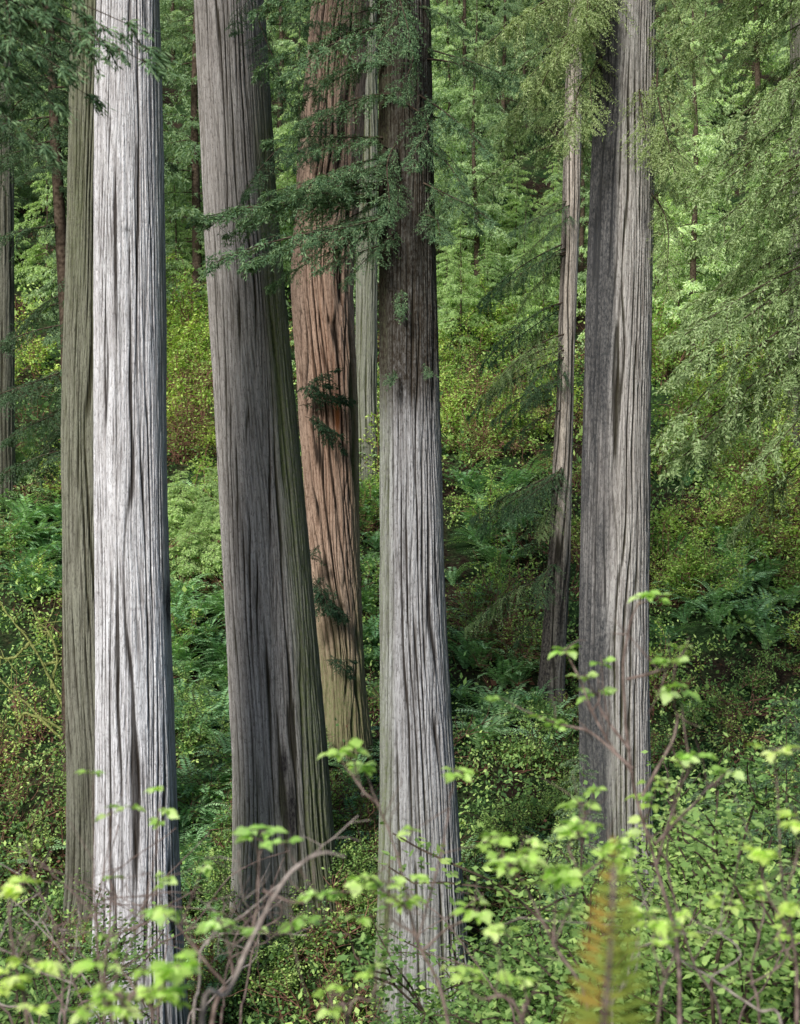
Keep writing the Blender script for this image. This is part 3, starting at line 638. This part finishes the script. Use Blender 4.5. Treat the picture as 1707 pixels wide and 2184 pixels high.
salmonberry([([(60, 2200), (30, 2060), (10, 1940), (30, 1885)], .2), ([(30, 2060), (70, 1990), (62, 2040)], 0), ([(60, 2190), (20, 2110), (35, 2105)], 0)], 4.6, 6, S)
salmonberry([([(270, 2200), (250, 2120), (250, 2050)], .1), ([(270, 2195), (320, 2140), (365, 2070)], 0), ([(270, 2195), (230, 2150), (225, 2125)], 0), ([(270, 2195), (330, 2160), (340, 2130)], 0)], 4.0, 7, S, sz=.055, extra=1)
salmonberry([([(1700, 2200), (1690, 2000), (1670, 1850), (1655, 1600)], .2), ([(1690, 2000), (1640, 1900), (1645, 1830)], 0), ([(1680, 1900), (1700, 1820), (1700, 1770)], 0), ([(1690, 2050), (1660, 1990), (1700, 1930)], 0)], 4.7, 8, S)
salmonberry([([(1400, 2200), (1420, 2080), (1440, 1975)], .1), ([(1420, 2080), (1390, 2010), (1378, 1950)], 0)], 4.6, 9, S)
salmonberry([([(1120, 2200), (1130, 2150), (1140, 2080)], .1), ([(1120, 2195), (1020, 2120), (970, 2050)], 0)], 4.6, 10, S, nl=(3, 6))
salmonberry([([(740, 2200), (720, 2150), (702, 2110)], .1), ([(740, 2195), (790, 2120), (800, 2078)], 0)], 4.9, 11, S, nl=(3, 6))
salmonberry([([(1540, 2200), (1480, 2050), (1430, 1850), (1440, 1730), (1470, 1640)], .3), ([(1480, 2050), (1560, 1930), (1590, 1800)], 0), ([(1430, 1850), (1380, 1760), (1370, 1690)], 0)], 6.2, 12, S, nl=(3, 6), extra=1)
salmonberry([([(1620, 2200), (1600, 2080), (1620, 1960), (1600, 1900)], .2), ([(1600, 2100), (1660, 2060), (1680, 2000)], 0)], 5.8, 14, S, nl=(3, 6))
D = 'bare grey brown arching twigs'
salmonberry([([(430, 2200), (485, 2120), (540, 2000), (600, 1890), (650, 1838), (690, 1822), (735, 1832)], .1)], 4.2, 13, 'pale arching dead cane bending over', M_pale, False, .0105, name='dead_cane', jit=.0015)
rr = np.random.default_rng(77)
for k in range(22):
    u = rr.uniform(-60, 520) if k < 18 else rr.uniform(900, 1700)
    ps = [(u, 2210)]; a = rr.normal(0, .7)
    vv = 2210
    for s in range(5): a += rr.normal(0, .5); u += a*45; vv -= rr.uniform(40, 110); ps.append((u, vv))
    ps2 = [ps[2], (ps[2][0]+rr.normal(0, 70), ps[2][1]-60), (ps[2][0]+rr.normal(0, 120), ps[2][1]-rr.uniform(60, 180))]
    ps3 = [ps[3], (ps[3][0]+rr.normal(0, 60), ps[3][1]-40), (ps[3][0]+rr.normal(0, 110), ps[3][1]-rr.uniform(20, 140))]
    salmonberry([(ps, .3), (ps2, .1), (ps3, -.1)], rr.uniform(5.5, 8.5), 400+k, D, M_stem if k % 3 else M_pale, False, .007, name='bare_twig_shrub')
# mossy branches low on the slope
rm = np.random.default_rng(9); gm = Geo()
mb = ghit(150, 1640); d = mb[1]
mp = [[(150, 1560), (110, 1460), (60, 1360), (10, 1300), (-40, 1240)], [(110, 1470), (120, 1380), (70, 1290)], [(150, 1590), (70, 1520), (0, 1450), (-60, 1400)], [(60, 1370), (20, 1400), (-30, 1400)], [(140, 1560), (60, 1520), (20, 1550), (-20, 1500)], [(90, 1420), (130, 1410), (135, 1330)]]
for k, pp in enumerate(mp):
    w = [P(u, v, d+rm.normal(0, .1)) for u, v in pp]
    if k in (0, 2, 4): w = [mb+[0, 0, -.1]]+w
    c = spline(w, len(w)*6); c += np.cumsum(rm.normal(0, .02, c.shape), 0)
    tube(gm, c, np.linspace(.055, .022, len(c))*rm.uniform(.75, 1.25, len(c)), 6, 0)
    for _ in range(9):
        q = c[rm.integers(len(c)//2, len(c))]; e = rm.normal(0, .22, 3)
        tube(gm, [q, q+e, q+e*1.7+rm.normal(0, .1, 3)], [.018, .012, .005], 4, 0)
v, f, m, r = gm.done()
root = obj('mossy_bush', mesh('mossy_bush', (v-mb, f, m, r), [M_mossy], True), label='crooked branches coated in yellow green moss', category='bush'); root.location = tuple(mb)
# yellowed fern close to the viewer
g = Geo(); r4 = np.random.default_rng(66); d = 2.3; tip = P(1345, 1850, d); bx = P(1270, 0, d)[0]; bz = float(H(bx, d))
frond(g, np.array([.0, 0, 0]), 1.25, (tip[2]-bz)*1.03, 1.54, r4, 60, .058, 0, 1, .16)
frond(g, np.array([-.03, .05, 0]), .8, (tip[2]-bz)*.93, 1.56, r4, 60, .05, 0, 1, .12)
frond(g, np.array([.02, .02, 0]), 2.8, .85, 1.3, r4, 40, .05); frond(g, np.zeros(3), 1.1, .9, 1.2, r4, 40, .05); frond(g, np.zeros(3), -1.0, .7, 1.1, r4, 36, .05); frond(g, np.zeros(3), 4.2, .8, 1.15, r4, 40, .05)
o = obj('yellowed_fern', mesh('yellowed_fern', g.done(), [L_oldfern, M_stem]), label='tall yellowing sword fern with upright frond', category='fern'); o.location = (bx, d, bz-.02)

# ------------------------------------------------------------ light + camera
sun_dir = Vector((-.42, -.80, .62)).normalized()
el = math.asin(sun_dir.z); az = math.atan2(sun_dir.x, sun_dir.y)
w = bpy.data.worlds.new('World'); scene.world = w; w.use_nodes = True
nt = w.node_tree; bg = nt.nodes['Background']; sk = nt.nodes.new('ShaderNodeTexSky'); sk.sky_type = 'NISHITA'; sk.sun_disc = False
sk.sun_elevation = el; sk.sun_rotation = az; nt.links.new(sk.outputs[0], bg.inputs[0]); bg.inputs[1].default_value = .15
sl = bpy.data.lights.new('sun', 'SUN'); sl.energy = 4.9; sl.angle = math.radians(12); sl.color = (1, .985, .94)
so = bpy.data.objects.new('sun', sl); COL.objects.link(so); so.rotation_euler = sun_dir.to_track_quat('Z', 'Y').to_euler()
cam = bpy.data.cameras.new('camera'); co = bpy.data.objects.new('camera', cam); COL.objects.link(co)
cam.lens = 50; cam.sensor_width = 36; cam.sensor_fit = 'AUTO'; cam.clip_start = .1; cam.clip_end = 1500
cam.dof.use_dof = True; cam.dof.focus_distance = 32; cam.dof.aperture_fstop = 3.0
co.location = (0, 0, 0); co.rotation_euler = (math.pi/2, 0, 0); scene.camera = co
scene.view_settings.view_transform = 'Standard'; scene.view_settings.look = 'None'; scene.view_settings.exposure = 0
